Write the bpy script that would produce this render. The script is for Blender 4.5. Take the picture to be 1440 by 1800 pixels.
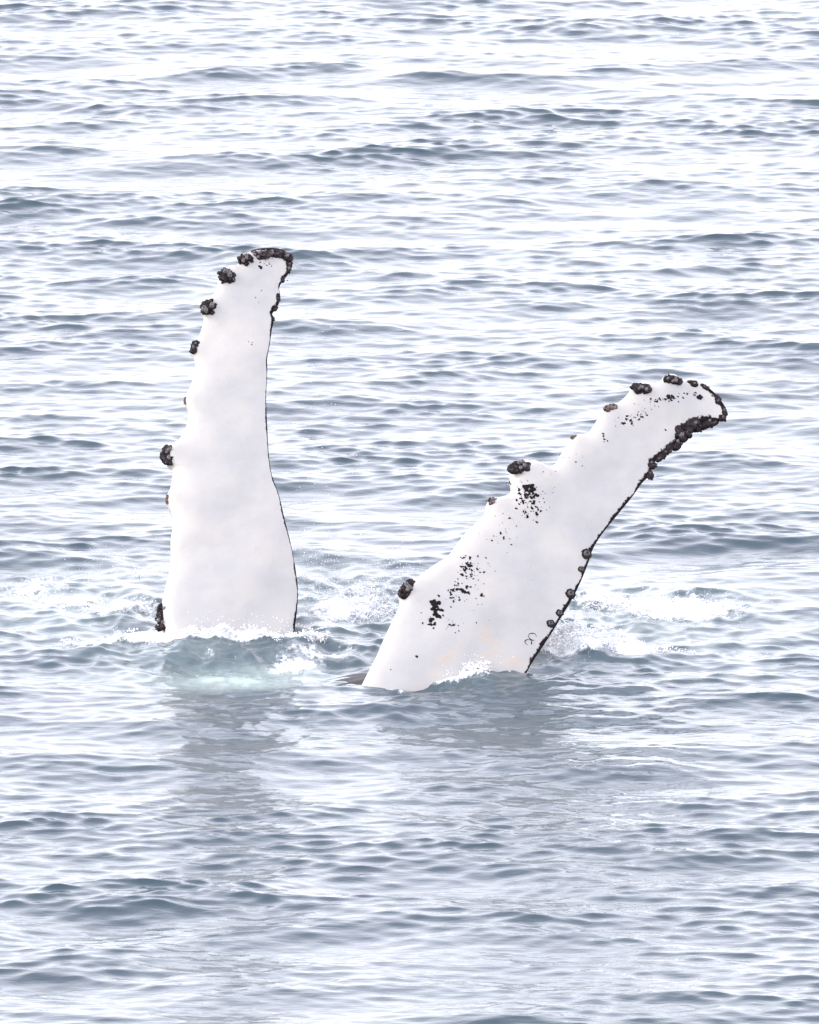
import bpy, bmesh, math, random
import numpy as np
from mathutils import Vector, Matrix, Quaternion

# ------------------------------------------------------------------ clear
for o in list(bpy.data.objects):
    bpy.data.objects.remove(o, do_unlink=True)
scene = bpy.context.scene
COL = scene.collection
RNG = np.random.default_rng(11)
random.seed(5)

# ------------------------------------------------------------------ camera
CAM_H = 21.5                       # metres above the sea: the deck of a whale-watching ship
PITCH = math.radians(11.5)        # looking down
FPX = 21000.0                      # focal length in photo pixels (1440 x 1800)
cam_d = bpy.data.cameras.new('camera')
cam_d.sensor_fit = 'VERTICAL'
cam_d.angle = 2 * math.atan(900 / FPX)
cam_d.clip_start = 1.0
cam_d.clip_end = 20000
cam = bpy.data.objects.new('camera', cam_d)
COL.objects.link(cam)
cam.location = (0, 0, CAM_H)
cam.rotation_euler = (math.pi / 2 - PITCH, 0, 0)
scene.camera = cam
scene.render.resolution_x = 819
scene.render.resolution_y = 1024

# ------------------------------------------------------------------ sky, sun, exposure
SUN_EL, SUN_AZ = math.radians(38), math.radians(-105)   # azimuth from +Y towards +X
world = bpy.data.worlds.new('World')
scene.world = world
world.use_nodes = True
wn, wl = world.node_tree.nodes, world.node_tree.links
wn.clear()
w_out = wn.new('ShaderNodeOutputWorld')
w_bg = wn.new('ShaderNodeBackground')
w_bg.inputs['Strength'].default_value = 0.1
sky = wn.new('ShaderNodeTexSky')
sky.sky_type = 'NISHITA'
sky.sun_disc = False
sky.sun_elevation = SUN_EL
sky.sun_rotation = SUN_AZ
sky.air_density = 1.0
sky.dust_density = 4.0
sky.ozone_density = 1.0
geo = wn.new('ShaderNodeTexCoord')
sep = wn.new('ShaderNodeSeparateXYZ')
wl.new(geo.outputs['Generated'], sep.inputs[0])
ramp = wn.new('ShaderNodeValToRGB')
ramp.color_ramp.elements[0].position = 0.0
ramp.color_ramp.elements[0].color = (0.86, 0.87, 0.935, 1)
ramp.color_ramp.elements[1].position = 1.0
ramp.color_ramp.elements[1].color = (0.50, 0.52, 0.63, 1)
e = ramp.color_ramp.elements.new(0.28); e.color = (1.15, 1.14, 1.25, 1)
e = ramp.color_ramp.elements.new(0.48); e.color = (0.98, 0.97, 1.09, 1)
e = ramp.color_ramp.elements.new(0.70); e.color = (0.70, 0.69, 0.83, 1)
wl.new(sep.outputs['Z'], ramp.inputs[0])
cl_n = wn.new('ShaderNodeTexNoise')
cl_n.inputs['Scale'].default_value = 2.6
cl_n.inputs['Detail'].default_value = 5
wl.new(geo.outputs['Generated'], cl_n.inputs['Vector'])
cl_r = wn.new('ShaderNodeMapRange')
cl_r.inputs['From Min'].default_value = 0.3
cl_r.inputs['From Max'].default_value = 0.7
cl_r.inputs['To Min'].default_value = 7.6
cl_r.inputs['To Max'].default_value = 10.4
wl.new(cl_n.outputs['Fac'], cl_r.inputs['Value'])
cl_m = wn.new('ShaderNodeVectorMath'); cl_m.operation = 'SCALE'
wl.new(ramp.outputs['Color'], cl_m.inputs[0])
wl.new(cl_r.outputs['Result'], cl_m.inputs['Scale'])
w_mix = wn.new('ShaderNodeMix'); w_mix.data_type = 'RGBA'
w_mix.inputs['Factor'].default_value = 0.85          # an even cloud cover over the clear sky
wl.new(sky.outputs['Color'], w_mix.inputs[6])
wl.new(cl_m.outputs['Vector'], w_mix.inputs[7])
wl.new(w_mix.outputs[2], w_bg.inputs['Color'])
wl.new(w_bg.outputs[0], w_out.inputs['Surface'])

sun_d = bpy.data.lights.new('sun', 'SUN')
sun_d.energy = 0.5
sun_d.angle = math.radians(22)
sun_d.color = (1.0, 0.95, 0.86)
sun = bpy.data.objects.new('sun', sun_d)
COL.objects.link(sun)
sdir = Vector((math.sin(SUN_AZ) * math.cos(SUN_EL), math.cos(SUN_AZ) * math.cos(SUN_EL), math.sin(SUN_EL)))
sun.rotation_euler = sdir.to_track_quat('Z', 'Y').to_euler()
sun.location = sdir * 50 + Vector((0, 80, 0))

scene.view_settings.view_transform = 'Standard'
scene.view_settings.look = 'None'
scene.view_settings.gamma = 1
scene.view_settings.use_curve_mapping = False
scene.view_settings.exposure = 2.0

# ------------------------------------------------------------------ helpers
C0 = np.array([0, 0, CAM_H])
RIGHT = np.array([1.0, 0, 0])
FWD = np.array([0, math.cos(PITCH), -math.sin(PITCH)])
UP = np.array([0, math.sin(PITCH), math.cos(PITCH)])


def ray(px, py):
    px = np.asarray(px, float); py = np.asarray(py, float)
    return (((px - 720) / FPX)[..., None] * RIGHT + ((900 - py) / FPX)[..., None] * UP + FWD)


def on_sea(px, py, z=0.0):
    d = ray(px, py)
    t = (z - CAM_H) / d[..., 2]
    return C0 + d * t[..., None]


def project(P):
    q = P - C0
    w = q @ FWD
    return 720 + FPX * (q @ RIGHT) / w, 900 - FPX * (q @ UP) / w


def tag(o, label=None, cat=None, group=None, kind=None):
    if label: o['label'] = label
    if cat: o['category'] = cat
    if group: o['group'] = group
    if kind: o['kind'] = kind
    return o


def smooth(a, b, x):
    t = np.clip((x - a) / (b - a), 0, 1)
    return t * t * (3 - 2 * t)


def mesh_np(name, V, F, mat, parent=None, smooth_shade=True, attrs=None):
    """F: (n,3) or (n,4) int array"""
    V = np.ascontiguousarray(V, np.float32); F = np.ascontiguousarray(F, np.int32)
    me = bpy.data.meshes.new(name)
    k = F.shape[1]
    me.vertices.add(len(V)); me.vertices.foreach_set('co', V.ravel())
    me.loops.add(F.size); me.loops.foreach_set('vertex_index', F.ravel())
    me.polygons.add(len(F))
    me.polygons.foreach_set('loop_start', np.arange(0, F.size, k, dtype=np.int32))
    me.update(calc_edges=True)
    me.polygons.foreach_set('use_smooth', np.full(len(F), smooth_shade))
    if attrs:
        for an, av in attrs.items():
            a = me.attributes.new(an, 'FLOAT', 'POINT')
            a.data.foreach_set('value', np.ascontiguousarray(av, np.float32).ravel())
    me.materials.append(mat)
    o = bpy.data.objects.new(name, me)
    COL.objects.link(o)
    if parent is not None: o.parent = parent
    return o


def grid_faces(ny, nx):
    i = np.arange(ny - 1)[:, None] * nx + np.arange(nx - 1)[None, :]
    return np.stack([i, i + 1, i + nx + 1, i + nx], -1).reshape(-1, 4)


def catmull(pts, n):
    """resample a polyline smoothly to n points, even in arc length"""
    P = np.array(pts, float)
    Q = np.vstack([2 * P[0] - P[1], P, 2 * P[-1] - P[-2]])
    out = []
    for i in range(1, len(Q) - 2):
        t = np.linspace(0, 1, 16, endpoint=False)[:, None]
        a, b, c, d = Q[i - 1], Q[i], Q[i + 1], Q[i + 2]
        out.append(0.5 * (2 * b + (c - a) * t + (2 * a - 5 * b + 4 * c - d) * t ** 2 + (3 * b - a - 3 * c + d) * t ** 3))
    out.append(P[-1:])
    C = np.vstack(out)
    s = np.r_[0, np.cumsum(np.linalg.norm(np.diff(C, axis=0), axis=1))]
    q = np.linspace(0, s[-1], n)
    return np.stack([np.interp(q, s, C[:, 0]), np.interp(q, s, C[:, 1])], 1)


def ico(sub):
    bm = bmesh.new()
    bmesh.ops.create_icosphere(bm, subdivisions=sub, radius=1)
    V = np.array([v.co[:] for v in bm.verts]); F = np.array([[v.index for v in f.verts] for f in bm.faces])
    bm.free()
    return V, F


ICO = {k: ico(k) for k in (1, 2, 3)}


def nodes(name):
    m = bpy.data.materials.new(name)
    m.use_nodes = True
    nt = m.node_tree
    return m, nt.nodes, nt.links, nt.nodes['Principled BSDF']


def N(nd, t, **kw):
    n = nd.new(t)
    for k, v in kw.items():
        if k in n.inputs: n.inputs[k].default_value = v
        else: setattr(n, k, v)
    return n


def math_n(nd, lk, op, a, b=None, clamp=False):
    n = nd.new('ShaderNodeMath'); n.operation = op; n.use_clamp = clamp
    for i, v in enumerate((a, b)):
        if v is None: continue
        if isinstance(v, (int, float)): n.inputs[i].default_value = v
        else: lk.new(v, n.inputs[i])
    return n.outputs[0]


def mix_c(nd, lk, fac, a, b):
    n = nd.new('ShaderNodeMix'); n.data_type = 'RGBA'
    if isinstance(fac, (int, float)): n.inputs[0].default_value = fac
    else: lk.new(fac, n.inputs[0])
    for i, v in ((6, a), (7, b)):
        if isinstance(v, tuple): n.inputs[i].default_value = v + (1,) if len(v) == 3 else v
        else: lk.new(v, n.inputs[i])
    return n.outputs[2]


def map_r(nd, lk, v, a, b, c=0.0, d=1.0, interp='SMOOTHSTEP'):
    n = nd.new('ShaderNodeMapRange'); n.interpolation_type = interp
    lk.new(v, n.inputs['Value'])
    for k, x in (('From Min', a), ('From Max', b), ('To Min', c), ('To Max', d)):
        n.inputs[k].default_value = x
    return n.outputs['Result']


# ------------------------------------------------------------------ materials
def mat_water():
    m, nd, lk, bs = nodes('sea_water')
    tc = N(nd, 'ShaderNodeTexCoord')
    air = N(nd, 'ShaderNodeAttribute', attribute_name='air').outputs['Fac']
    foam = N(nd, 'ShaderNodeAttribute', attribute_name='foam').outputs['Fac']
    # lacy foam pattern
    mp = N(nd, 'ShaderNodeMapping'); mp.inputs['Scale'].default_value = (1, 0.55, 1)
    lk.new(tc.outputs['Object'], mp.inputs[0])
    n1 = N(nd, 'ShaderNodeTexNoise', Scale=5.5, Detail=8.0, Roughness=0.72, Distortion=0.6)
    lk.new(mp.outputs[0], n1.inputs['Vector'])
    n2 = N(nd, 'ShaderNodeTexNoise', Scale=34.0, Detail=5.0, Roughness=0.75)
    lk.new(mp.outputs[0], n2.inputs['Vector'])
    lace = map_r(nd, lk, n2.outputs['Fac'], 0.3, 0.7, -0.16, 0.16, 'LINEAR')
    fsum = math_n(nd, lk, 'ADD', math_n(nd, lk, 'ADD', foam, n1.outputs['Fac']), lace)
    fmask = map_r(nd, lk, fsum, 0.93, 1.25)
    a_n = math_n(nd, lk, 'MULTIPLY', air, map_r(nd, lk, n1.outputs['Fac'], 0.3, 0.7, 0.55, 1.15), clamp=True)
    body = mix_c(nd, lk, a_n, (0.031, 0.050, 0.061), (0.32, 0.40, 0.37))
    colr = mix_c(nd, lk, fmask, body, (0.74, 0.75, 0.755))
    lk.new(colr, bs.inputs['Base Color'])
    lk.new(map_r(nd, lk, fmask, 0, 1, 0.10, 0.6, 'LINEAR'), bs.inputs['Roughness'])
    bs.inputs['IOR'].default_value = 1.333
    # finest ripples
    mp2 = N(nd, 'ShaderNodeMapping'); mp2.inputs['Scale'].default_value = (0.38, 1.0, 1)
    mp2.inputs['Rotation'].default_value = (0, 0, 0.18)
    lk.new(tc.outputs['Object'], mp2.inputs[0])
    r1 = N(nd, 'ShaderNodeTexNoise', Scale=11.0, Detail=3.0, Roughness=0.55, Distortion=0.5)
    lk.new(mp2.outputs[0], r1.inputs['Vector'])
    h = math_n(nd, lk, 'ADD', r1.outputs['Fac'], math_n(nd, lk, 'MULTIPLY', fmask, 0.9))
    # beyond the finely meshed water the chop is carried by relief alone
    far = N(nd, 'ShaderNodeAttribute', attribute_name='far').outputs['Fac']
    r2 = N(nd, 'ShaderNodeTexNoise', Scale=2.6, Detail=5.0, Roughness=0.6, Distortion=0.3)
    lk.new(mp2.outputs[0], r2.inputs['Vector'])
    h = math_n(nd, lk, 'ADD', h, math_n(nd, lk, 'MULTIPLY', math_n(nd, lk, 'MULTIPLY', r2.outputs['Fac'], far), 18.0))
    bp = N(nd, 'ShaderNodeBump', Strength=0.4, Distance=0.016)
    lk.new(h, bp.inputs['Height'])
    lk.new(bp.outputs[0], bs.inputs['Normal'])
    return m


def mat_flipper():
    m, nd, lk, bs = nodes('white_flipper_skin')
    tc = N(nd, 'ShaderNodeTexCoord')
    rim = N(nd, 'ShaderNodeAttribute', attribute_name='rim').outputs['Fac']
    stain = N(nd, 'ShaderNodeAttribute', attribute_name='stain').outputs['Fac']
    edge = N(nd, 'ShaderNodeAttribute', attribute_name='lead').outputs['Fac']
    n1 = N(nd, 'ShaderNodeTexNoise', Scale=2.2, Detail=6.0, Roughness=0.55)
    lk.new(tc.outputs['Object'], n1.inputs['Vector'])
    n2 = N(nd, 'ShaderNodeTexNoise', Scale=26.0, Detail=5.0, Roughness=0.7)
    lk.new(tc.outputs['Object'], n2.inputs['Vector'])
    n4 = N(nd, 'ShaderNodeTexNoise', Scale=3.2, Detail=1.5, Roughness=0.4)
    lk.new(tc.outputs['Object'], n4.inputs['Vector'])
    n3 = N(nd, 'ShaderNodeTexNoise', Scale=110.0, Detail=3.0)
    lk.new(tc.outputs['Object'], n3.inputs['Vector'])
    c = mix_c(nd, lk, map_r(nd, lk, n1.outputs['Fac'], 0.25, 0.75), (0.282, 0.280, 0.274), (0.335, 0.32, 0.296))
    c = mix_c(nd, lk, math_n(nd, lk, 'MULTIPLY', edge, 0.7), c, (0.46, 0.43, 0.375))  # warm light from the left painted into the colour of the leading edge
    st = math_n(nd, lk, 'MULTIPLY', stain, map_r(nd, lk, n2.outputs['Fac'], 0.42, 0.62))
    c = mix_c(nd, lk, math_n(nd, lk, 'MULTIPLY', st, 0.6), c, (0.43, 0.29, 0.16))
    # faint freckles, pores and pinkish scuffs
    v = N(nd, 'ShaderNodeTexVoronoi', Scale=15.0, Randomness=1.0)
    lk.new(tc.outputs['Object'], v.inputs['Vector'])
    fr = map_r(nd, lk, v.outputs['Distance'], 0.05, 0.10, 1.0, 0.0)
    sel = map_r(nd, lk, N(nd, 'ShaderNodeSeparateColor').outputs[0], 0, 1)
    sc = N(nd, 'ShaderNodeSeparateColor'); lk.new(v.outputs['Color'], sc.inputs[0])
    sel = map_r(nd, lk, sc.outputs[0], 0.90, 0.93)
    c = mix_c(nd, lk, math_n(nd, lk, 'MULTIPLY', math_n(nd, lk, 'MULTIPLY', fr, sel), 0.6), c, (0.30, 0.19, 0.17))
    # faint long scratches along the span
    ms = N(nd, 'ShaderNodeMapping'); ms.inputs['Scale'].default_value = (22, 22, 1.1); ms.inputs['Rotation'].default_value = (0, 0.35, 0)
    lk.new(tc.outputs['Object'], ms.inputs[0])
    ns = N(nd, 'ShaderNodeTexNoise', Scale=1.0, Detail=3.0, Roughness=0.6, Distortion=0.8)
    lk.new(ms.outputs[0], ns.inputs['Vector'])
    c = mix_c(nd, lk, math_n(nd, lk, 'MULTIPLY', map_r(nd, lk, ns.outputs['Fac'], 0.60, 0.70), 0.25), c, (0.27, 0.26, 0.27))
    c = mix_c(nd, lk, math_n(nd, lk, 'MULTIPLY', map_r(nd, lk, n2.outputs['Fac'], 0.52, 0.72), 0.15), c, (0.28, 0.27, 0.28))
    # dark rim of the trailing edge and tip
    rr = math_n(nd, lk, 'ADD', rim, math_n(nd, lk, 'MULTIPLY', math_n(nd, lk, 'SUBTRACT', n2.outputs['Fac'], 0.5), 2.8))
    dark = map_r(nd, lk, rr, 0.85, 1.15, 1.0, 0.0)
    c = mix_c(nd, lk, dark, c, (0.006, 0.004, 0.005))
    lk.new(map_r(nd, lk, dark, 0, 1, 0.45, 0.08, 'LINEAR'), bs.inputs['Specular IOR Level'])
    lk.new(c, bs.inputs['Base Color'])
    lk.new(map_r(nd, lk, n1.outputs['Fac'], 0.2, 0.8, 0.26, 0.42), bs.inputs['Roughness'])
    bs.inputs['IOR'].default_value = 1.38
    bs.inputs['Subsurface Weight'].default_value = 0.0
    h = math_n(nd, lk, 'ADD', math_n(nd, lk, 'MULTIPLY', n4.outputs['Fac'], 7.0),
               math_n(nd, lk, 'ADD', math_n(nd, lk, 'MULTIPLY', n2.outputs['Fac'], 0.45), math_n(nd, lk, 'MULTIPLY', n3.outputs['Fac'], 0.15)))
    bp = N(nd, 'ShaderNodeBump', Strength=0.5, Distance=0.014)
    lk.new(h, bp.inputs['Height'])
    lk.new(bp.outputs[0], bs.inputs['Normal'])
    return m


def mat_crust(name, dark, mid, light, cut):
    m, nd, lk, bs = nodes(name)
    tc = N(nd, 'ShaderNodeTexCoord')
    n1 = N(nd, 'ShaderNodeTexNoise', Scale=38.0, Detail=5.0, Roughness=0.65)
    lk.new(tc.outputs['Object'], n1.inputs['Vector'])
    n2 = N(nd, 'ShaderNodeTexVoronoi', Scale=55.0)
    lk.new(tc.outputs['Object'], n2.inputs['Vector'])
    c = mix_c(nd, lk, map_r(nd, lk, n1.outputs['Fac'], cut - 0.06, cut + 0.10), dark, mid)
    f = math_n(nd, lk, 'MULTIPLY', map_r(nd, lk, n2.outputs['Distance'], 0.1, 0.4, 1.0, 0.0),
               map_r(nd, lk, n1.outputs['Fac'], cut + 0.02, cut + 0.14))
    c = mix_c(nd, lk, f, c, light)
    lk.new(c, bs.inputs['Base Color'])
    bs.inputs['Roughness'].default_value = 0.6
    bs.inputs['Specular IOR Level'].default_value = 0.2
    bp = N(nd, 'ShaderNodeBump', Strength=0.8, Distance=0.012)
    lk.new(n1.outputs['Fac'], bp.inputs['Height'])
    lk.new(bp.outputs[0], bs.inputs['Normal'])
    return m


def mat_plain(name, col, rough, noise=0.25, scale=30.0, bump=0.3):
    m, nd, lk, bs = nodes(name)
    tc = N(nd, 'ShaderNodeTexCoord')
    n1 = N(nd, 'ShaderNodeTexNoise', Scale=scale, Detail=4.0, Roughness=0.6)
    lk.new(tc.outputs['Object'], n1.inputs['Vector'])
    a = tuple(x * (1 - noise) for x in col); b = tuple(min(1, x * (1 + noise)) for x in col)
    lk.new(mix_c(nd, lk, map_r(nd, lk, n1.outputs['Fac'], 0.3, 0.7), a, b), bs.inputs['Base Color'])
    bs.inputs['Roughness'].default_value = rough
    bp = N(nd, 'ShaderNodeBump', Strength=bump, Distance=0.01)
    lk.new(n1.outputs['Fac'], bp.inputs['Height'])
    lk.new(bp.outputs[0], bs.inputs['Normal'])
    return m


M_WATER = mat_water()
M_SKIN = mat_flipper()
M_CRUST = mat_crust('dark_barnacle_crust', (0.006, 0.003, 0.004), (0.06, 0.040, 0.042), (0.22, 0.20, 0.195), 0.57)
M_CUP = mat_plain('grey_barnacle_shell', (0.11, 0.10, 0.10), 0.6, 0.6, 60.0)
M_BROWN = mat_crust('brown_barnacle_crust', (0.03, 0.018, 0.017), (0.13, 0.085, 0.075), (0.30, 0.26, 0.23), 0.46)
M_SPECK = mat_plain('dark_skin_speckle', (0.005, 0.003, 0.004), 0.6, 0.5)
M_SPECK.node_tree.nodes['Principled BSDF'].inputs['Specular IOR Level'].default_value = 0.1
M_SHELL = mat_plain('dark_barnacle_shell', (0.06, 0.052, 0.052), 0.6, 0.6, 60.0)
M_BODY = mat_plain('wet_black_whale_skin', (0.016, 0.014, 0.016), 0.4, 0.4, 4.0, 0.15)
M_BODY.node_tree.nodes['Principled BSDF'].inputs['IOR'].default_value = 1.12
M_FOAM = mat_plain('sea_foam_white', (0.76, 0.77, 0.775), 0.45, 0.08, 40.0, 0.3)
m_, nd_, lk_, bs_ = nodes('water_droplet')
bs_.inputs['Base Color'].default_value = (0.66, 0.68, 0.69, 1)
bs_.inputs['Roughness'].default_value = 0.12
bs_.inputs['IOR'].default_value = 1.333
M_DROP = m_

# ------------------------------------------------------------------ the sea
L_BASE = on_sea(402, 1120)                     # where the left flipper leaves the water
R_BASE = on_sea(790, 1190)


def axis(fine_lo, fine_hi, step_lo, step_hi, far_lo, far_hi, ratio):
    s = [fine_lo]
    while s[-1] < fine_hi:
        f = (s[-1] - fine_lo) / (fine_hi - fine_lo)
        s.append(s[-1] + step_lo + (step_hi - step_lo) * f)
    up = []; d = step_hi; p = s[-1]
    while p < far_hi:
        d *= ratio; p += d; up.append(p)
    dn = []; d = step_lo; p = s[0]
    while p > far_lo:
        d *= ratio; p -= d; dn.append(p)
    return np.array(dn[::-1] + s + up)


gx = axis(-5.6, 5.6, 0.0215, 0.0215, -6000, 6000, 1.17)
gy = axis(86.0, 142.0, 0.030, 0.046, -600, 12000, 1.12)
dxa, dya = np.gradient(gx), np.gradient(gy)


def wave_sum(J, lam_lo, lam_hi, slope, spread, seed, heading=0.0, chop=1.0):
    """sum of J plane waves on the tensor grid; returns z, horizontal shift x and y"""
    r = np.random.default_rng(seed)
    u = (np.arange(J) + r.random(J)) / J
    lam = lam_lo * (lam_hi / lam_lo) ** u
    k = 2 * np.pi / lam
    th = heading + np.clip(r.normal(0, 1, J), -2.4, 2.4) * spread(lam)
    sgn = np.where(r.random(J) < 0.5, 1, 1)
    kx, ky = k * np.sin(th), -k * np.cos(th) * sgn
    a = slope(lam) / k
    a = a * np.abs(r.normal(0, 1, J)) ** 0.7
    norm = math.sqrt(2.0 / J) * math.sqrt(math.log2(lam_hi / lam_lo))
    a = a * norm
    ph = r.random(J) * 2 * np.pi
    wx = np.clip(2.2 - np.abs(kx)[:, None] * dxa[None] / 1.1, 0, 1)
    wy = np.clip(2.2 - np.abs(ky)[:, None] * dya[None] / 1.1, 0, 1)
    X = (np.exp(1j * kx[:, None] * gx[None]) * wx).astype(np.complex64)
    Y = (np.exp(1j * (ky[:, None] * gy[None] + ph[:, None])) * wy * a[:, None]).astype(np.complex64)
    Z = (Y.T @ X)
    SX = ((Y * (kx / k)[:, None]).T @ X).imag
    SY = ((Y * (ky / k)[:, None]).T @ X).imag
    return Z.real, -chop * SX, -chop * SY


def slope_main(lam):
    # slope per octave: short wind chop on a little swell
    g = lambda c, w: np.exp(-(np.log2(lam / c) / w) ** 2)
    return 0.056 * g(0.75, 1.0) + 0.110 * g(0.21, 0.85) + 0.059 * g(2.2, 0.9)


def spread_main(lam):
    return 0.40 + 0.06 * np.exp(-lam / 0.5)


Z, SX, SY = wave_sum(900, 0.9, 9.0, slope_main, spread_main, 4, heading=0.08, chop=1.5)
Zb, SXb, SYb = wave_sum(2400, 0.10, 0.9, slope_main, spread_main, 14, heading=-0.05, chop=1.4)
gust = wave_sum(120, 2.5, 9.0, lambda l: 0.1 + 0 * l, lambda l: 2.0 + 0 * l, 31)[0]
gust = np.clip(1 + 0.22 * gust / gust[200:1200, 150:600].std(), 0.35, 1.9)          # gusts: rougher and smoother patches
gust = gust * np.clip(1 + 0.15 * Z / Z[200:1200, 150:600].std(), 0.4, 2.0)          # short waves ride the crests
Zb, SXb, SYb = gust * Zb, gust * SXb, gust * SYb
Zt, SXt, SYt = wave_sum(700, 0.09, 0.9, lambda l: 0.12 + 0 * l, lambda l: 1.6 + 0 * l, 9, chop=0.9)

GX, GY = np.meshgrid(gx, gy)


def sea_blob(px, py, rx, ry):
    """soft patch on the sea given by a photo spot and its half sizes in photo pixels"""
    c = on_sea(px, py); s = np.linalg.norm(c - C0) / FPX
    sd = -(c - C0)[2] / np.linalg.norm(c - C0)
    return np.exp(-(((GX - c[0]) / (rx * s)) ** 2 + ((GY - c[1]) / (ry * s / sd)) ** 2))


# churned water around the whale
turb = np.clip(sea_blob(400, 1090, 420, 62) + sea_blob(1000, 1090, 380, 75) + sea_blob(620, 1075, 180, 60) + 0.8 * sea_blob(870, 1195, 150, 24) + 0.8 * sea_blob(400, 1150, 260, 28) + 0.4 * sea_blob(640, 1280, 400, 70), 0, 1)
fl = np.clip(sea_blob(460, 1215, 320, 42) * 0.0, 0, 0.3)   # slick in front of the body
k_ = (1 - 0.3 * turb) * (1 - fl)
# calm the long waves right at the flipper bases so that the waterline is where it is seen
calm = np.clip(sea_blob(402, 1125, 190, 30) + sea_blob(790, 1192, 220, 30), 0, 1)
k_ = k_ * (1 - 0.7 * calm)
kb = (1 - 0.3 * turb) * (1 - fl) 
Z = Z * k_ + Zb * kb + Zt * turb * 1.15
SX = SX * k_ + SXb * kb + SXt * turb * 1.1
SY = SY * k_ + SYb * kb + SYt * turb * 1.1

# the ridge of water pushed up in front of the left flipper, and the swell against the right one
rx_ = GX - L_BASE[0]
rid_y = L_BASE[1] - 0.34 - 0.10 * np.sin(rx_ * 2.1 + 0.5) + 0.05 * np.sin(rx_ * 6.3)
dy_ = GY - rid_y
ridge = np.where(dy_ < 0, np.exp(-(dy_ / 0.36) ** 2), np.exp(-(dy_ / 0.30) ** 2)) * np.exp(-((rx_ + 0.05) / 1.05) ** 4)
Z += 0.045 * ridge * (1 + 0.35 * np.sin(rx_ * 9 + 1) * np.sin(rx_ * 4.3))
Z -= 0.045 * np.exp(-((dy_ + 0.75) / 0.4) ** 2 - (rx_ / 0.9) ** 2)
Z += 0.055 * sea_blob(870, 1192, 90, 13)
Z -= 0.06 * sea_blob(715, 1204, 70, 14) + 0.03 * sea_blob(400, 1118, 150, 10)
Z += 0.10 * sea_blob(1030, 1148, 90, 14) * (1 + 0.6 * np.sin(GX * 11) * np.sin(GY * 7))

foam = np.zeros_like(Z)
for px, py, a, b, w in ((340, 1128, 240, 9, 0.95), (170, 1130, 80, 10, 0.6), (520, 1128, 60, 12, 0.7),
                        (130, 1050, 150, 16, 0.52), (210, 1072, 110, 14, 0.62), (60, 1020, 80, 16, 0.5), (250, 1000, 80, 30, 0.4),
                        (600, 1072, 100, 32, 0.66), (640, 1050, 70, 26, 0.55), (570, 1150, 80, 16, 0.6), (560, 1020, 60, 25, 0.45),
                        (520, 1165, 70, 12, 0.66), (420, 1180, 90, 8, 0.42),
                        (1010, 1140, 85, 24, 0.95), (960, 1125, 40, 30, 0.9), (1120, 1150, 80, 12, 0.66), (1190, 1072, 130, 22, 0.76),
                        (1060, 1055, 90, 18, 0.62), (1250, 1085, 60, 12, 0.6), (1000, 1085, 80, 16, 0.52),
                        (800, 1192, 70, 10, 0.85), (700, 1205, 60, 6, 0.5), (640, 1190, 25, 10, 0.6), (60, 1035, 130, 26, 0.50), (230, 1062, 90, 20, 0.55), (400, 1152, 210, 16, 0.30), (1180, 1060, 150, 22, 0.55), (620, 1030, 90, 26, 0.5), (330, 1175, 200, 14, 0.38), (1300, 1150, 120, 12, 0.42)):
    foam = np.maximum(foam, min(1.0, w * 1.13) * sea_blob(px, py, a, b))
air = np.zeros_like(Z)
for px, py, a, b, w in ((400, 1160, 240, 26, 0.13), (425, 1186, 130, 19, 1.0), (300, 1150, 150, 22, 0.22), (560, 1060, 240, 60, 0.22),
                        (130, 1060, 200, 60, 0.22), (1080, 1085, 300, 60, 0.25), (330, 1190, 200, 18, 0.30), (840, 1196, 80, 14, 0.08)):
    air = np.maximum(air, w * sea_blob(px, py, a, b))
Z += foam * 0.035 * (Zt / (np.abs(Zt).max() + 1e-6) + 0.2) * 2.0

V = np.stack([GX + SX, GY + SY, Z], -1).reshape(-1, 3)
water = mesh_np('water', V, grid_faces(len(gy), len(gx)), M_WATER, attrs={'foam': foam, 'air': air, 'far': np.clip((np.maximum(dxa[None, :], dya[:, None]) - 0.07) / 0.2, 0, 1)})
tag(water, 'choppy grey teal sea under an overcast sky', 'sea', kind='structure')



def sea_height(x, y):
    i = np.clip(np.searchsorted(gx, x), 1, len(gx) - 1); j = np.clip(np.searchsorted(gy, y), 1, len(gy) - 1)
    return Z[j, i]


# ------------------------------------------------------------------ the whale
mid = (L_BASE + R_BASE) / 2
whale = bpy.data.objects.new('humpback_whale', None)
COL.objects.link(whale)
whale.location = (mid[0], mid[1], -1.0)
tag(whale, 'humpback whale rolled on its back with two white flippers raised from the sea', 'whale')
ORG = np.array(whale.location[:])


def whale_part(name, V, F, mat, parent, attrs=None, smooth_shade=True, origin=None):
    """a mesh whose coordinates are given in the world; parent chain has no rotation"""
    og = ORG if parent is whale else ORG + np.array(parent.location[:])
    o_ = og if origin is None else np.asarray(origin)
    o = mesh_np(name, V - o_, F, mat, parent, smooth_shade, attrs)
    o.location = tuple(o_ - og)
    return o


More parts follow.
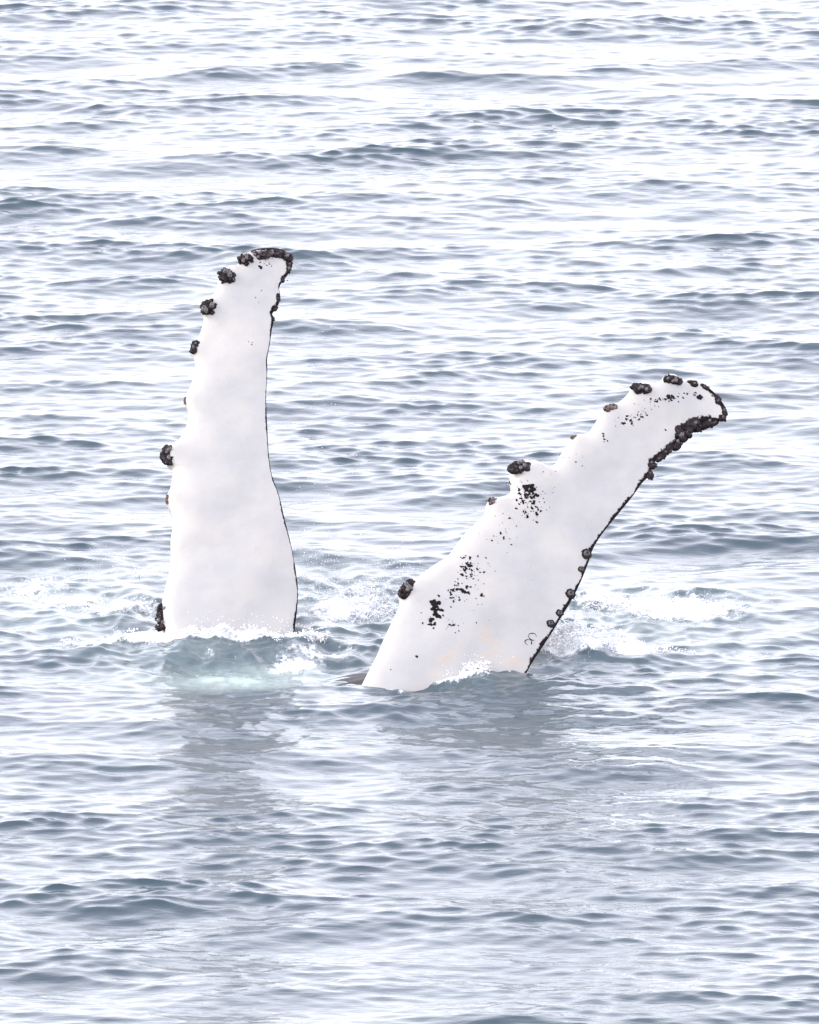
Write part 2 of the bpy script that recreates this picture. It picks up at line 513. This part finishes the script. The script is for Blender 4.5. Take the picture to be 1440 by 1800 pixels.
# body: belly up, just under the surface; head towards the left and the camera
def build_body():
    ax = np.array([-0.72, -0.69, 0.0]); ax /= np.linalg.norm(ax)
    side = np.array([ax[1], -ax[0], 0.0]); up = np.array([0, 0, 1.0])
    st = np.array([-8.2, -7.8, -7.0, -5.8, -4.4, -3.0, -1.6, -0.4, 0.8, 2.0, 3.0, 3.8, 4.3, 4.5])
    wd = np.array([0.10, 0.16, 0.24, 0.42, 0.70, 0.98, 1.22, 1.36, 1.36, 1.24, 1.02, 0.72, 0.36, 0.04])
    top = np.array([-1.3, -1.28, -1.2, -1.0, -0.75, -0.45, -0.15, 0.0, -0.02, -0.18, -0.45, -0.75, -1.0, -1.2])
    bot = np.array([-1.5, -1.6, -1.7, -1.95, -2.2, -2.45, -2.6, -2.7, -2.65, -2.5, -2.3, -2.05, -1.75, -1.3])
    n, m = 180, 160
    s = np.linspace(st[0], st[-1], n)
    w, t, b = (np.interp(s, st, q) for q in (wd, top, bot))
    k = np.ones(9) / 9
    pad = lambda q: np.convolve(np.r_[np.full(4, q[0]), q, np.full(4, q[-1])], k, 'valid')
    w, t, b = pad(w), pad(t), pad(b)
    ph = np.linspace(0, 2 * np.pi, m, endpoint=False)
    V = []
    base = on_sea(640, 1192)
    for i in range(n):
        c, h = (t[i] + b[i]) / 2, (t[i] - b[i]) / 2
        g = smooth(-3.0, -0.5, s[i]) * smooth(4.4, 3.4, s[i])
        groove = 1 - 0.018 * g * smooth(0.25, 0.6, np.sin(ph)) * (0.5 + 0.5 * np.cos(ph * 54)) ** 3
        V.append(base[None] + ax[None] * s[i] + side[None] * (np.cos(ph) * w[i] * groove)[:, None] +
                 up[None] * (c + np.sin(ph) * h * groove)[:, None] - np.array([[0, 0, base[2]]]))
    V = np.array(V).reshape(-1, 3)
    F = []
    i = np.arange(n - 1)[:, None] * m; j = np.arange(m)[None]
    F = np.stack([i + j, i + (j + 1) % m, i + m + (j + 1) % m, i + m + j], -1).reshape(-1, 4)
    # flukes at the tail, joined on as the last loops of the same mesh
    o = whale_part('body', V, F, M_BODY, whale)
    bm = bmesh.new(); bm.from_mesh(o.data); bm.verts.ensure_lookup_table()
    for ring in (range(0, m), range((n - 1) * m, n * m)):
        try: bm.faces.new([bm.verts[q] for q in ring])
        except ValueError: pass
    bmesh.ops.recalc_face_normals(bm, faces=bm.faces[:])
    bm.to_mesh(o.data); bm.free()
    o['label'] = 'dark pleated belly awash between the flippers'
    return o


body = build_body()

LEAD_L = [(272, 1290), (282, 1200), (290, 1120), (286, 1098), (284, 1066), (290, 1036), (297, 1010), (300, 980), (300, 950), (304, 925), (301, 906),
          (294, 888), (294, 872), (299, 860), (303, 840), (301, 824), (291, 814), (286, 800), (292, 787), (302, 782), (315, 773), (325, 758), (329, 742), (331, 726),
          (325, 712), (325, 701), (331, 688), (338, 670), (343, 650), (342, 634), (336, 622), (336, 609), (346, 599), (353, 583), (358, 562), (353, 548),
          (354, 537), (366, 527), (377, 516), (383, 502), (384, 490), (390, 477), (404, 469), (414, 470), (420, 463), (424, 450), (438, 442), (460, 437), (488, 437), (504, 444), (512, 458)]
TRAIL_L = [(500, 1290), (510, 1200), (517, 1122), (519, 1100), (522, 1075), (524, 1040), (521, 1010), (517, 985), (510, 950), (500, 910), (491, 872), (483, 850), (476, 825),
           (472, 790), (470, 750), (468, 700), (470, 660), (470, 630), (474, 608), (478, 580), (481, 566), (478, 555), (483, 545), (490, 535), (493, 520), (491, 506),
           (499, 492), (506, 483), (511, 471), (512, 458)]
LEAD_R = [(560, 1330), (612, 1250), (644, 1188), (662, 1153), (678, 1116), (691, 1090), (702, 1064), (701, 1048), (704, 1033), (717, 1020), (735, 1015), (759, 997), (786, 979), (804, 956),
          (821, 934), (842, 916), (852, 902), (855, 887), (863, 878), (875, 876), (890, 872), (898, 864), (896, 848), (897, 832), (902, 820), (916, 813), (934, 811), (949, 818), (968, 823), (981, 808),
          (991, 791), (1003, 772), (1015, 765), (1033, 762), (1048, 741), (1058, 723), (1070, 713), (1086, 709), (1103, 694), (1110, 682), (1124, 674), (1146, 677), (1160, 671), (1168, 662),
          (1182, 659), (1200, 669), (1211, 666), (1227, 670), (1248, 684), (1263, 699), (1275, 717), (1277, 733), (1271, 741)]
TRAIL_R = [(850, 1330), (895, 1240), (934, 1168), (953, 1139), (971, 1111), (988, 1083), (1005, 1055), (1019, 1027), (1033, 993), (1043, 964), (1060, 937), (1089, 901), (1111, 874),
           (1129, 849), (1144, 834), (1147, 817), (1166, 800), (1184, 782), (1194, 769), (1208, 750), (1234, 740), (1252, 741), (1271, 741)]


def naca(u):
    return 2 * 5 * (0.2969 * np.sqrt(u) - 0.126 * u - 0.3516 * u ** 2 + 0.2843 * u ** 3 - 0.1036 * u ** 4)


def build_flipper(lead, trail, base, kl, kv, bend, ratio, rim_fn, stains, tubercles, label):
    n, mm = 300, 64
    Lp, Tp = catmull(lead, n), catmull(trail, n)
    # trailing points: move between arc-length matching and nearest height so ribs stay square to the span
    u = (1 - np.cos(np.linspace(0, np.pi, mm))) / 2
    u = 0.5 * u + 0.5 * (np.sin((u - 0.5) * np.pi) * 0.5 + 0.5)
    P = Lp[:, None] * (1 - u[None, :, None]) + Tp[:, None] * u[None, :, None]
    v = np.linspace(0, 1, n)

    def lift(px, py, vv):
        d = ray(px, py)
        # depth plane y = base_y + kl (x - base_x) + kv z + bend(v)
        num = base[1] + kl * (C0[0] - base[0]) + kv * C0[2] + bend(vv) - C0[1]
        den = d[..., 1] - kl * d[..., 0] - kv * d[..., 2]
        return C0 + d * (num / den)[..., None]

    W = lift(P[..., 0], P[..., 1], np.broadcast_to(v[:, None], P.shape[:2]))
    nrm = np.array([kl, -1.0, kv]); nrm /= np.linalg.norm(nrm)
    w = np.linalg.norm(W[:, -1] - W[:, 0], axis=1)
    k = np.ones(31) / 31
    w = np.convolve(np.r_[np.full(15, w[0]), w, np.full(15, w[-1])], k, 'valid')
    w *= smooth(1.0, 0.955, v) * 0.75 + 0.25
    th = ratio * w[:, None] * naca(u)[None] * 0.5 + 0.006 * (1 - u[None]) ** 0.5 * (u[None] > 0) * (u[None] < 1)
    # knuckles of the leading edge stand out in thickness too
    for (tx, ty, r) in tubercles:
        d2 = ((P[..., 0] - tx) ** 2 + (P[..., 1] - ty) ** 2) / r ** 2
        th = th + 0.028 * np.exp(-d2) * np.clip(u * 14, 0, 1)[None] * (u < 1)[None]
    # soft muscle undulation
    und = (0.018 * np.sin(P[..., 1] / 62 + 1) * np.sin(P[..., 0] / 47) + 0.012 * np.sin(P[..., 1] / 29 + P[..., 0] / 41)) * (naca(u)[None])
    front = W + nrm * (th + und)[..., None]
    back = W - nrm * th[..., None]
    V = np.concatenate([front.reshape(-1, 3), back[:, 1:-1].reshape(-1, 3)])
    nf = n * mm
    fi = np.arange(n)[:, None] * mm + np.arange(mm)[None]
    bi = np.empty((n, mm), int); bi[:, 0] = fi[:, 0]; bi[:, -1] = fi[:, -1]
    bi[:, 1:-1] = nf + np.arange(n)[:, None] * (mm - 2) + np.arange(mm - 2)[None]

    def q(ix): return np.stack([ix[:-1, :-1], ix[:-1, 1:], ix[1:, 1:], ix[1:, :-1]], -1).reshape(-1, 4)
    F = np.concatenate([q(fi), q(bi)[:, ::-1]])
    # attributes
    dT = np.linalg.norm(W[:, -1:, :] - W, axis=2); dL = np.linalg.norm(W - W[:, :1, :], axis=2)
    rt, rl = rim_fn(v)
    rim = np.minimum(dT / rt[:, None], np.where(rl[:, None] < 0.003, 9.0, dL / rl[:, None]))
    ld = np.exp(-dL / 0.10)  # falloff of the painted warm light in from the leading edge
    stn = np.zeros_like(rim)
    for (sx, sy, ra, rb, ang) in stains:
        ca, sa = math.cos(ang), math.sin(ang)
        X, Y = P[..., 0] - sx, P[..., 1] - sy
        stn = np.maximum(stn, np.exp(-((X * ca + Y * sa) / ra) ** 2 - ((-X * sa + Y * ca) / rb) ** 2))
    full = lambda a: np.concatenate([a.reshape(-1), a[:, 1:-1].reshape(-1)])
    o = whale_part('flipper', V, F, M_SKIN, whale, attrs={'rim': full(rim), 'lead': full(ld), 'stain': full(stn)},
                   origin=(base[0], base[1], 0.0))
    o['label'] = label
    # front surface lookup for things that grow on the skin
    dv = np.gradient(front, axis=0); du = np.gradient(front, axis=1)
    nn = np.cross(dv, du); nn /= np.linalg.norm(nn, axis=2, keepdims=True) + 1e-12
    nn *= np.sign((nn @ -FWD))[..., None]
    qx, qy = project(front.reshape(-1, 3))
    return o, dict(P=front.reshape(-1, 3), N=nn.reshape(-1, 3), x=qx, y=qy, nrm=nrm)


def spot(S, px, py):
    i = np.argmin((S['x'] - px) ** 2 + (S['y'] - py) ** 2)
    p = S['P'][i]; n = S['N'][i]
    if n @ S['nrm'] < 0.35: n = S['nrm'] * 0.6 + n * 0.4; n = n / np.linalg.norm(n)
    # move within the tangent plane to the exact photo spot
    d = ray(px, py); 
    t = ((p - C0) @ n) / (d @ n)
    q = C0 + d * t
    if np.linalg.norm(q - p) > 0.05: q = p
    return q, n


def frame(n):
    a = np.array([0, 0, 1.0]) - n * n[2]; a /= np.linalg.norm(a)
    return np.cross(a, n), a                   # tangent: image right (approx), image up


PXM = 108.0 / FPX                               # metres per photo pixel at the whale


def cluster(parent, S, px, py, rx, ry, ang=0.0, mat=None, depth=0.6, cups=3, seed=0, name='barnacle_cluster'):
    """a crust of lumps with a few open cups, rx by ry photo pixels, ang in degrees clockwise in the photo"""
    r = np.random.default_rng(int(px * 7 + py * 13) + seed)
    p, n = spot(S, px, py)
    tx, ty = frame(S['nrm'])
    nn = S['nrm']
    ca, sa = math.cos(math.radians(ang)), math.sin(math.radians(ang))
    VV, FF, off = [], [], 0

    def lump(c, rad, sq, sub):
        nonlocal off
        Vi, Fi = ICO[sub]
        f = r.normal(0, 1, 3) * 1.7; g = r.normal(0, 1, 3) * 4.0
        rr = 1 + 0.26 * np.sin(Vi @ f + r.random() * 6) + 0.20 * np.sin(Vi @ g + r.random() * 6) + r.normal(0, 0.05, len(Vi))
        Q = Vi * rr[:, None] * rad
        VV.append(c + tx * Q[:, 0:1] + ty * Q[:, 1:2] + nn * Q[:, 2:3] * sq); FF.append(Fi + off); off += len(Vi)

    R1, R2 = rx * PXM, ry * PXM
    small = min(R1, R2)
    for q in np.linspace(-0.6, 0.6, 7) if max(R1, R2) > 1.3 * small else (-0.15, 0.15):     # the solid crust underneath
        ex, ey = (q * R1, 0) if R1 > R2 else (0, q * R2)
        e2 = (ex * ca + ey * sa, -ex * sa + ey * ca)
        lump(p + tx * e2[0] + ty * e2[1], small * r.uniform(0.62, 0.85), depth, 3)
    k = int(np.clip(40 * max(R1, R2) / small, 40, 100))
    for i in range(k):
        a, q = r.random() * 2 * np.pi, math.sqrt(r.random()) * 0.84
        ex, ey = math.cos(a) * q * R1, math.sin(a) * q * R2
        e2 = (ex * ca + ey * sa, -ex * sa + ey * ca)
        rad = small * (0.10 + 0.26 * r.random() ** 1.8)
        lump(p + tx * e2[0] + ty * e2[1] + nn * (small * r.uniform(-0.25, depth * 0.55)), rad, depth + 0.3, 2)
    for i in range(cups):
        a, q = r.random() * 2 * np.pi, math.sqrt(r.random()) * 0.6
        ex, ey = math.cos(a) * q * R1, math.sin(a) * q * R2
        e2 = (ex * ca + ey * sa, -ex * sa + ey * ca)
        Vc, Fc = cup(small * r.uniform(0.24, 0.36), small * 0.42)
        c = p + tx * e2[0] + ty * e2[1] + nn * small * depth * 0.75
        VV.append(c + tx * Vc[:, 0:1] + ty * Vc[:, 1:2] + nn * Vc[:, 2:3]); FF.append(Fc + off); off += len(Vc)
    o = whale_part(name, np.vstack(VV), np.vstack(FF), mat or M_CRUST, parent, origin=p)
    o.data.materials.append(M_CUP)
    mi = np.zeros(len(o.data.polygons), np.int32)
    if cups: mi[-cups * len(Fc):] = 1
    o.data.polygons.foreach_set('material_index', mi)
    return o


def cup(rad, h, m=10):
    """acorn barnacle: a ribbed cone with a sunken opening, triangles"""
    prof = [(1.0, -0.4), (0.86, 0.35), (0.60, 1.0), (0.44, 1.0), (0.30, 0.45)]
    V, F = [], []
    for (q, z) in prof:
        for i in range(m):
            a = 2 * math.pi * i / m
            rr = rad * q * (1 + (0.10 if i % 2 else -0.06) * (q > 0.5))
            V.append((math.cos(a) * rr, math.sin(a) * rr, z * h))
    V.append((0, 0, 0.35 * h))
    for k in range(len(prof) - 1):
        for i in range(m):
            a, b = k * m + i, k * m + (i + 1) % m
            F += [(a, b, b + m), (a, b + m, a + m)]
    k = (len(prof) - 1) * m
    for i in range(m): F.append((k + i, k + (i + 1) % m, len(V) - 1))
    return np.array(V), np.array(F)


def single_barnacle(parent, S, px, py, rad_px, mat=None):
    p, n = spot(S, px, py)
    r = np.random.default_rng(int(px + py * 3))
    n = n * 0.6 + S['nrm'] * 0.4; n /= np.linalg.norm(n)
    tx, ty = frame(n)
    R = rad_px * PXM
    Vc, Fc = cup(R, R * 0.65, 16)
    VV, FF, off = [], [], 0
    Vi, Fi = ICO[2]
    for a in np.linspace(0, 2 * np.pi, 15, endpoint=False):      # the dark collar of skin round it
        q = r.uniform(0.20, 0.34); d = r.uniform(0.66, 0.84)
        VV.append(Vi * R * q * np.array([1, 1, 0.6]) + np.array([math.cos(a) * R * d, math.sin(a) * R * d, 0])); FF.append(Fi + off); off += len(Vi)
    VV.append(Vi * R * np.array([0.7, 0.7, 0.25])); FF.append(Fi + off); off += len(Vi)
    VV.append(Vc * np.array([0.62, 0.62, 0.7]) + np.array([0, 0, 0.12 * R])); FF.append(Fc + off)
    V = np.vstack(VV)
    o = whale_part('barnacle', p + tx * V[:, 0:1] + ty * V[:, 1:2] + n * V[:, 2:3], np.vstack(FF), mat or M_CRUST, parent, origin=p)
    o.data.materials.append(M_SHELL)
    mi = np.zeros(len(o.data.polygons), np.int32); mi[-len(Fc):-16 * 2] = 1
    o.data.polygons.foreach_set('material_index', mi)
    return o


def speckles(parent, S, groups, seed):
    """small flat dark blotches draped on the skin"""
    r = np.random.default_rng(seed)
    VV, FF, off = [], [], 0
    for (cx, cy, sx, sy, ang, cnt, rmin, rmax) in groups:
        ca, sa = math.cos(math.radians(ang)), math.sin(math.radians(ang))
        for i in range(cnt):
            ex, ey = r.normal(0, sx), r.normal(0, sy)
            px, py = cx + ex * ca - ey * sa, cy + ex * sa + ey * ca
            p, n = spot(S, px, py)
            tx, ty = frame(n)
            R = 1.08 * (rmin + (rmax - rmin) * r.random() ** 2.6) * PXM
            m = 11
            a = np.linspace(0, 2 * np.pi, m, endpoint=False)
            rr = R * (1 + 0.28 * np.sin(a * 2 + r.random() * 6) + 0.2 * np.sin(a * 3 + r.random() * 6))
            ring0 = np.stack([np.cos(a) * rr, np.sin(a) * rr], 1)
            hh = min(0.006, 0.25 * R)
            V = [p + tx * (q[0]) + ty * (q[1]) - n * 0.006 for q in ring0] + \
                [p + tx * (q[0] * 0.92) + ty * (q[1] * 0.92) + n * hh * 0.8 for q in ring0] + [p + n * (hh * 1.1)]
            F = []
            for k in range(m):
                b = (k + 1) % m
                F += [(k, b, m + b), (k, m + b, m + k), (m + k, m + b, 2 * m)]
            VV.append(np.array(V)); FF.append(np.array(F) + off); off += len(V)
    o = whale_part('dark_speckles', np.vstack(VV), np.vstack(FF), M_SPECK, parent)
    o['kind'] = 'stuff'
    return o


def scar_rings(parent, S, rings):
    for (px, py, R) in rings:
        p, n = spot(S, px, py); tx, ty = frame(n)
        V, F = [], []
        m, q = 28, 6
        for i in range(m):
            a = 5.1 * i / (m - 1) + px
            rr = R * PXM * (1 + 0.06 * math.sin(3 * a + px))
            for j in range(q):
                b = 2 * math.pi * j / q
                c = rr + (0.0025 + 0.002 * math.sin(a * 2.3)) * math.cos(b)
                V.append(p + tx * c * math.cos(a) + ty * c * math.sin(a) * 0.9 + n * (0.003 * math.sin(b) + 0.002))
        for i in range(m - 1):
            for j in range(q):
                F.append((i * q + j, ((i + 1) % m) * q + j, ((i + 1) % m) * q + (j + 1) % q, i * q + (j + 1) % q))
        whale_part('scar_ring', np.array(V), np.array(F), M_SPECK, parent, origin=p)


# ---- left flipper (farther off, upright)
def rim_left(v):
    rt = 0.012 + 0.022 * smooth(0.80, 0.9, v) + 0.004 * np.sin(v * 60)
    rt = rt * (0.55 + 0.45 * smooth(0.2, 0.45, np.abs(np.sin(v * 17)))) 
    rl = 0.001 + 0.055 * smooth(0.895, 0.915, v)
    return np.maximum(rt, 0.004), rl


tub_L = [(296, 880, 14), (300, 800, 24), (333, 706, 16), (345, 612, 16), (364, 541, 20), (398, 485, 22), (432, 455, 20), (292, 1085, 24)]
fl_L, S_L = build_flipper(LEAD_L, TRAIL_L, L_BASE, 0.06, 0.95, lambda v: 0.25 * np.clip(v - 0.6, 0, 1) ** 2, 0.17, rim_left, [], tub_L,
                          'upright white flipper, nearly vertical')
for a in ((285, 1085, 11, 28, 4), (294, 801, 12, 19, 12), (365, 541, 14, 17, 35), (342, 611, 7, 13, 20), (398, 485, 17, 15, -35), (432, 456, 14, 12, -10)):
    cluster(fl_L, S_L, a[0], a[1], a[2], a[3], a[4], cups=3)
for a in ((457, 449, 17, 9, -8), (482, 446, 16, 8, 2), (500, 450, 13, 9, 25), (508, 468, 6, 12, 8), (410, 492, 5, 5, 0)):
    cluster(fl_L, S_L, a[0], a[1], a[2], a[3], a[4], cups=4, depth=0.45)
for a in ((326, 704, 3, 9, 10), (295, 878, 4, 10, 5)):
    cluster(fl_L, S_L, a[0], a[1], a[2], a[3], a[4], mat=M_BROWN, cups=0)
for a in ((497, 492, 4, 6, 0), (489, 523, 4, 10, 0), (485, 543, 3, 6, 30), (480, 560, 3, 7, -20)):
    cluster(fl_L, S_L, a[0], a[1], a[2], a[3], a[4], cups=0, depth=0.5)
speckles(fl_L, S_L, [(457, 471, 0.5, 0.5, 0, 1, 3.2, 3.4), (470, 462, 14, 3, 0, 10, 0.6, 1.6), (450, 600, 8, 8, 0, 3, 0.7, 1.3),
                     (462, 528, 6, 10, 0, 3, 0.7, 1.2), (505, 478, 4, 6, 0, 6, 0.8, 2.0)], 3)

# ---- right flipper (nearer, leaning right)
def rim_right(v):
    rt = 0.024 + 0.007 * np.sin(v * 50) + 0.005 * np.sin(v * 131) + 0.030 * smooth(0.70, 0.78, v) 
    rl = 0.001 + 0.045 * smooth(0.925, 0.94, v)
    return rt, rl


tub_R = [(717, 1036, 26), (866, 882, 18), (915, 824, 26), (1008, 772, 14), (1073, 720, 20), (1128, 685, 22), (1182, 669, 20)]
fl_R, S_R = build_flipper(LEAD_R, TRAIL_R, R_BASE, 0.30, 0.90, lambda v: 0.35 * np.clip(v - 0.55, 0, 1) ** 2, 0.17, rim_right,
                          [(775, 1172, 34, 9, -0.75), (852, 1128, 12, 20, -0.4), (900, 1165, 30, 10, 0.0), (862, 1150, 30, 10, -0.6)], tub_R,
                          'slanting white flipper with black speckles, leaning right')
for a in ((716, 1035, 18, 11, -48), (915, 822, 19, 12, -8), (1128, 683, 18, 10, 10), (1183, 668, 17, 9, 12)):
    cluster(fl_R, S_R, a[0], a[1], a[2], a[3], a[4], cups=5)
for a in ((866, 881, 9, 8, 0), (1009, 769, 6, 4, -15), (1073, 717, 14, 7, -8)):
    cluster(fl_R, S_R, a[0], a[1], a[2], a[3], a[4], mat=M_BROWN, cups=2)
for a in ((1206, 764, 18, 15, -35), (1230, 749, 20, 10, -14), (1248, 744, 14, 8, -6), (1270, 735, 8, 7, 0), (1172, 794, 22, 6, -42), (1146, 818, 9, 8, 0), (1143, 834, 6, 9, 10),
          (1218, 674, 9, 6, 15), (1191, 779, 13, 9, -45), (1220, 757, 16, 11, -30), (1160, 805, 9, 5, -40), (1238, 680, 8, 5, 35), (1262, 702, 6, 8, 10), (1273, 722, 5, 9, -5)):
    cluster(fl_R, S_R, a[0], a[1], a[2], a[3], a[4], cups=1, depth=0.5)
for a in ((1031, 974, 10), (1022, 1001, 6.5), (1003, 1044, 9.5), (984, 1078, 7), (968, 1096, 7.5)):
    single_barnacle(fl_R, S_R, *a)
speckles(fl_R, S_R, [(925, 868, 9, 9, 0, 34, 0.8, 5.5), (930, 885, 14, 14, 0, 60, 0.7, 3.2), (884, 935, 14, 20, 20, 26, 0.5, 2.2), (910, 860, 16, 10, 0, 14, 0.5, 2),
                     (822, 995, 8, 8, 0, 22, 0.8, 4.0), (835, 1005, 22, 12, -20, 44, 0.6, 2.6), (800, 1036, 9, 6, -25, 22, 0.9, 4.8), (808, 1050, 20, 10, 0, 26, 0.6, 3.0),
                     (766, 1066, 4, 6, 0, 20, 2.0, 5.5), (768, 1082, 5, 5, 0, 12, 1.5, 4.5), (757, 1092, 7, 8, 0, 12, 0.8, 3.2), (797, 1100, 6, 5, 20, 10, 0.7, 3.6), (805, 1112, 2, 2, 0, 2, 1.0, 2.0),
                     (732, 1156, 1, 1, 0, 2, 1.5, 2.6), (688, 1177, 2, 2, 0, 1, 1.0, 1.4), (790, 1080, 26, 14, 0, 12, 0.4, 1.2),
                     (1172, 702, 12, 3, -10, 38, 0.6, 3.4), (1112, 735, 15, 6, -25, 40, 0.5, 2.6), (1110, 742, 3, 3, 0, 8, 0.6, 2.2), (1062, 771, 3, 3, 0, 7, 0.7, 2.4), (1210, 693, 10, 3, 0, 16, 0.5, 1.8),
                     (1230, 698, 1, 1, 0, 5, 3.0, 5.2), (1170, 756, 0.5, 0.5, 0, 1, 1.6, 1.8), (1016, 815, 12, 10, 0, 7, 0.5, 1.5), (960, 835, 16, 16, 0, 8, 0.4, 1.4), (1140, 720, 20, 10, -20, 14, 0.4, 1.3)], 8)
scar_rings(fl_R, S_R, [(936, 1119, 7), (929, 1129, 6)])

# ------------------------------------------------------------------ foam and spray
def blobs(name, pts, rad, mat, sub, label, cat, squash=1.0, jitter=0.18):
    r = np.random.default_rng(len(pts))
    Vi, Fi = ICO[sub]
    n = len(pts)
    sc = np.ones((n, 1, 3)); sc[:, 0, 2] = squash
    rr = 1 + r.normal(0, jitter, (n, len(Vi), 1))
    V = pts[:, None, :] + Vi[None] * rr * rad[:, None, None] * sc
    rad = rad * 0.78
    V = pts[:, None, :] + Vi[None] * rr * rad[:, None, None] * sc
    F = Fi[None] + (np.arange(n) * len(Vi))[:, None, None]
    o = mesh_np(name, V.reshape(-1, 3), F.reshape(-1, 3), mat)
    tag(o, label, cat, kind='stuff')
    return o


def scatter(zones, seed, clump=1, spread=0.0):
    """points over sea patches (photo spot and half sizes); with clump > 1 they gather into heaps"""
    r = np.random.default_rng(seed)
    P, R = [], []
    for (px, py, a, b, cnt, r0, r1, hmax, hp) in zones:
        m = max(1, cnt // clump)
        x = px + np.clip(r.normal(0, 0.5, m), -1.2, 1.2) * a; y = py + np.clip(r.normal(0, 0.5, m), -1.2, 1.2) * b
        q = on_sea(x, y)
        h = hmax * r.random(m) ** hp
        rad = r0 + (r1 - r0) * r.random(m) ** 2.0
        if clump > 1:
            q = np.repeat(q, clump, 0); h = np.repeat(h, clump); n = len(q)
            size = np.repeat(r.uniform(0.35, 1.0, m), clump)
            d = r.normal(0, 1, (n, 3)); d /= np.linalg.norm(d, axis=1, keepdims=True)
            d *= (r.random(n) ** 0.5 * size * spread)[:, None]
            q = q + d * np.array([1.6, 1.3, 0]); 
            rad = r0 + (r1 - r0) * r.random(n) ** 2.0
            h = np.maximum(h * (1 - 0.5 * np.abs(d[:, 0]) / spread) + d[:, 2] * 0.8, -0.006)
        q[:, 2] = sea_height(q[:, 0], q[:, 1]) + h
        P.append(q); R.append(rad)
    return np.vstack(P), np.concatenate(R)


P, R = scatter([(400, 1129, 150, 4, 3000, 0.003, 0.011, 0.06, 1.8), (230, 1131, 130, 5, 1400, 0.003, 0.010, 0.03, 2), (530, 1130, 60, 9, 900, 0.003, 0.010, 0.05, 2),
                (1010, 1143, 85, 12, 5200, 0.003, 0.013, 0.14, 1.5), (958, 1128, 26, 20, 2400, 0.003, 0.013, 0.16, 1.6), (1110, 1150, 85, 6, 1500, 0.003, 0.010, 0.05, 2),
                (1190, 1076, 95, 9, 2400, 0.003, 0.011, 0.06, 2), (1060, 1058, 85, 13, 1400, 0.003, 0.009, 0.03, 2),
                (815, 1186, 55, 7, 2600, 0.003, 0.012, 0.08, 1.6), (650, 1064, 80, 20, 2600, 0.003, 0.010, 0.05, 2),
                (180, 1065, 110, 12, 1000, 0.003, 0.009, 0.01, 2)], 21, 40, 0.055)
blobs('sea_foam', P, R, M_FOAM, 1, 'white foam churned up where the flippers leave the water', 'foam', 0.8, 0.25)
P, R = scatter([(560, 1040, 130, 60, 800, 0.0025, 0.0075, 0.5, 2.2), (620, 1075, 100, 30, 500, 0.0025, 0.008, 0.30, 2), (400, 1125, 190, 10, 400, 0.0025, 0.007, 0.20, 2.4),
                (560, 1080, 60, 14, 260, 0.002, 0.006, 2.6, 1.4), (1000, 1135, 100, 20, 420, 0.003, 0.008, 0.35, 2.4), (1190, 1070, 140, 25, 350, 0.003, 0.007, 0.15, 2),
                (260, 1010, 180, 30, 350, 0.0025, 0.006, 0.25, 2), (690, 1030, 60, 30, 350, 0.003, 0.008, 0.3, 2), (820, 1185, 70, 10, 220, 0.003, 0.007, 0.14, 2)], 5)
blobs('spray_droplets', P, R, M_DROP, 1, 'fine white spray droplets hanging in the air round the flippers', 'spray', 1.0, 0.08)
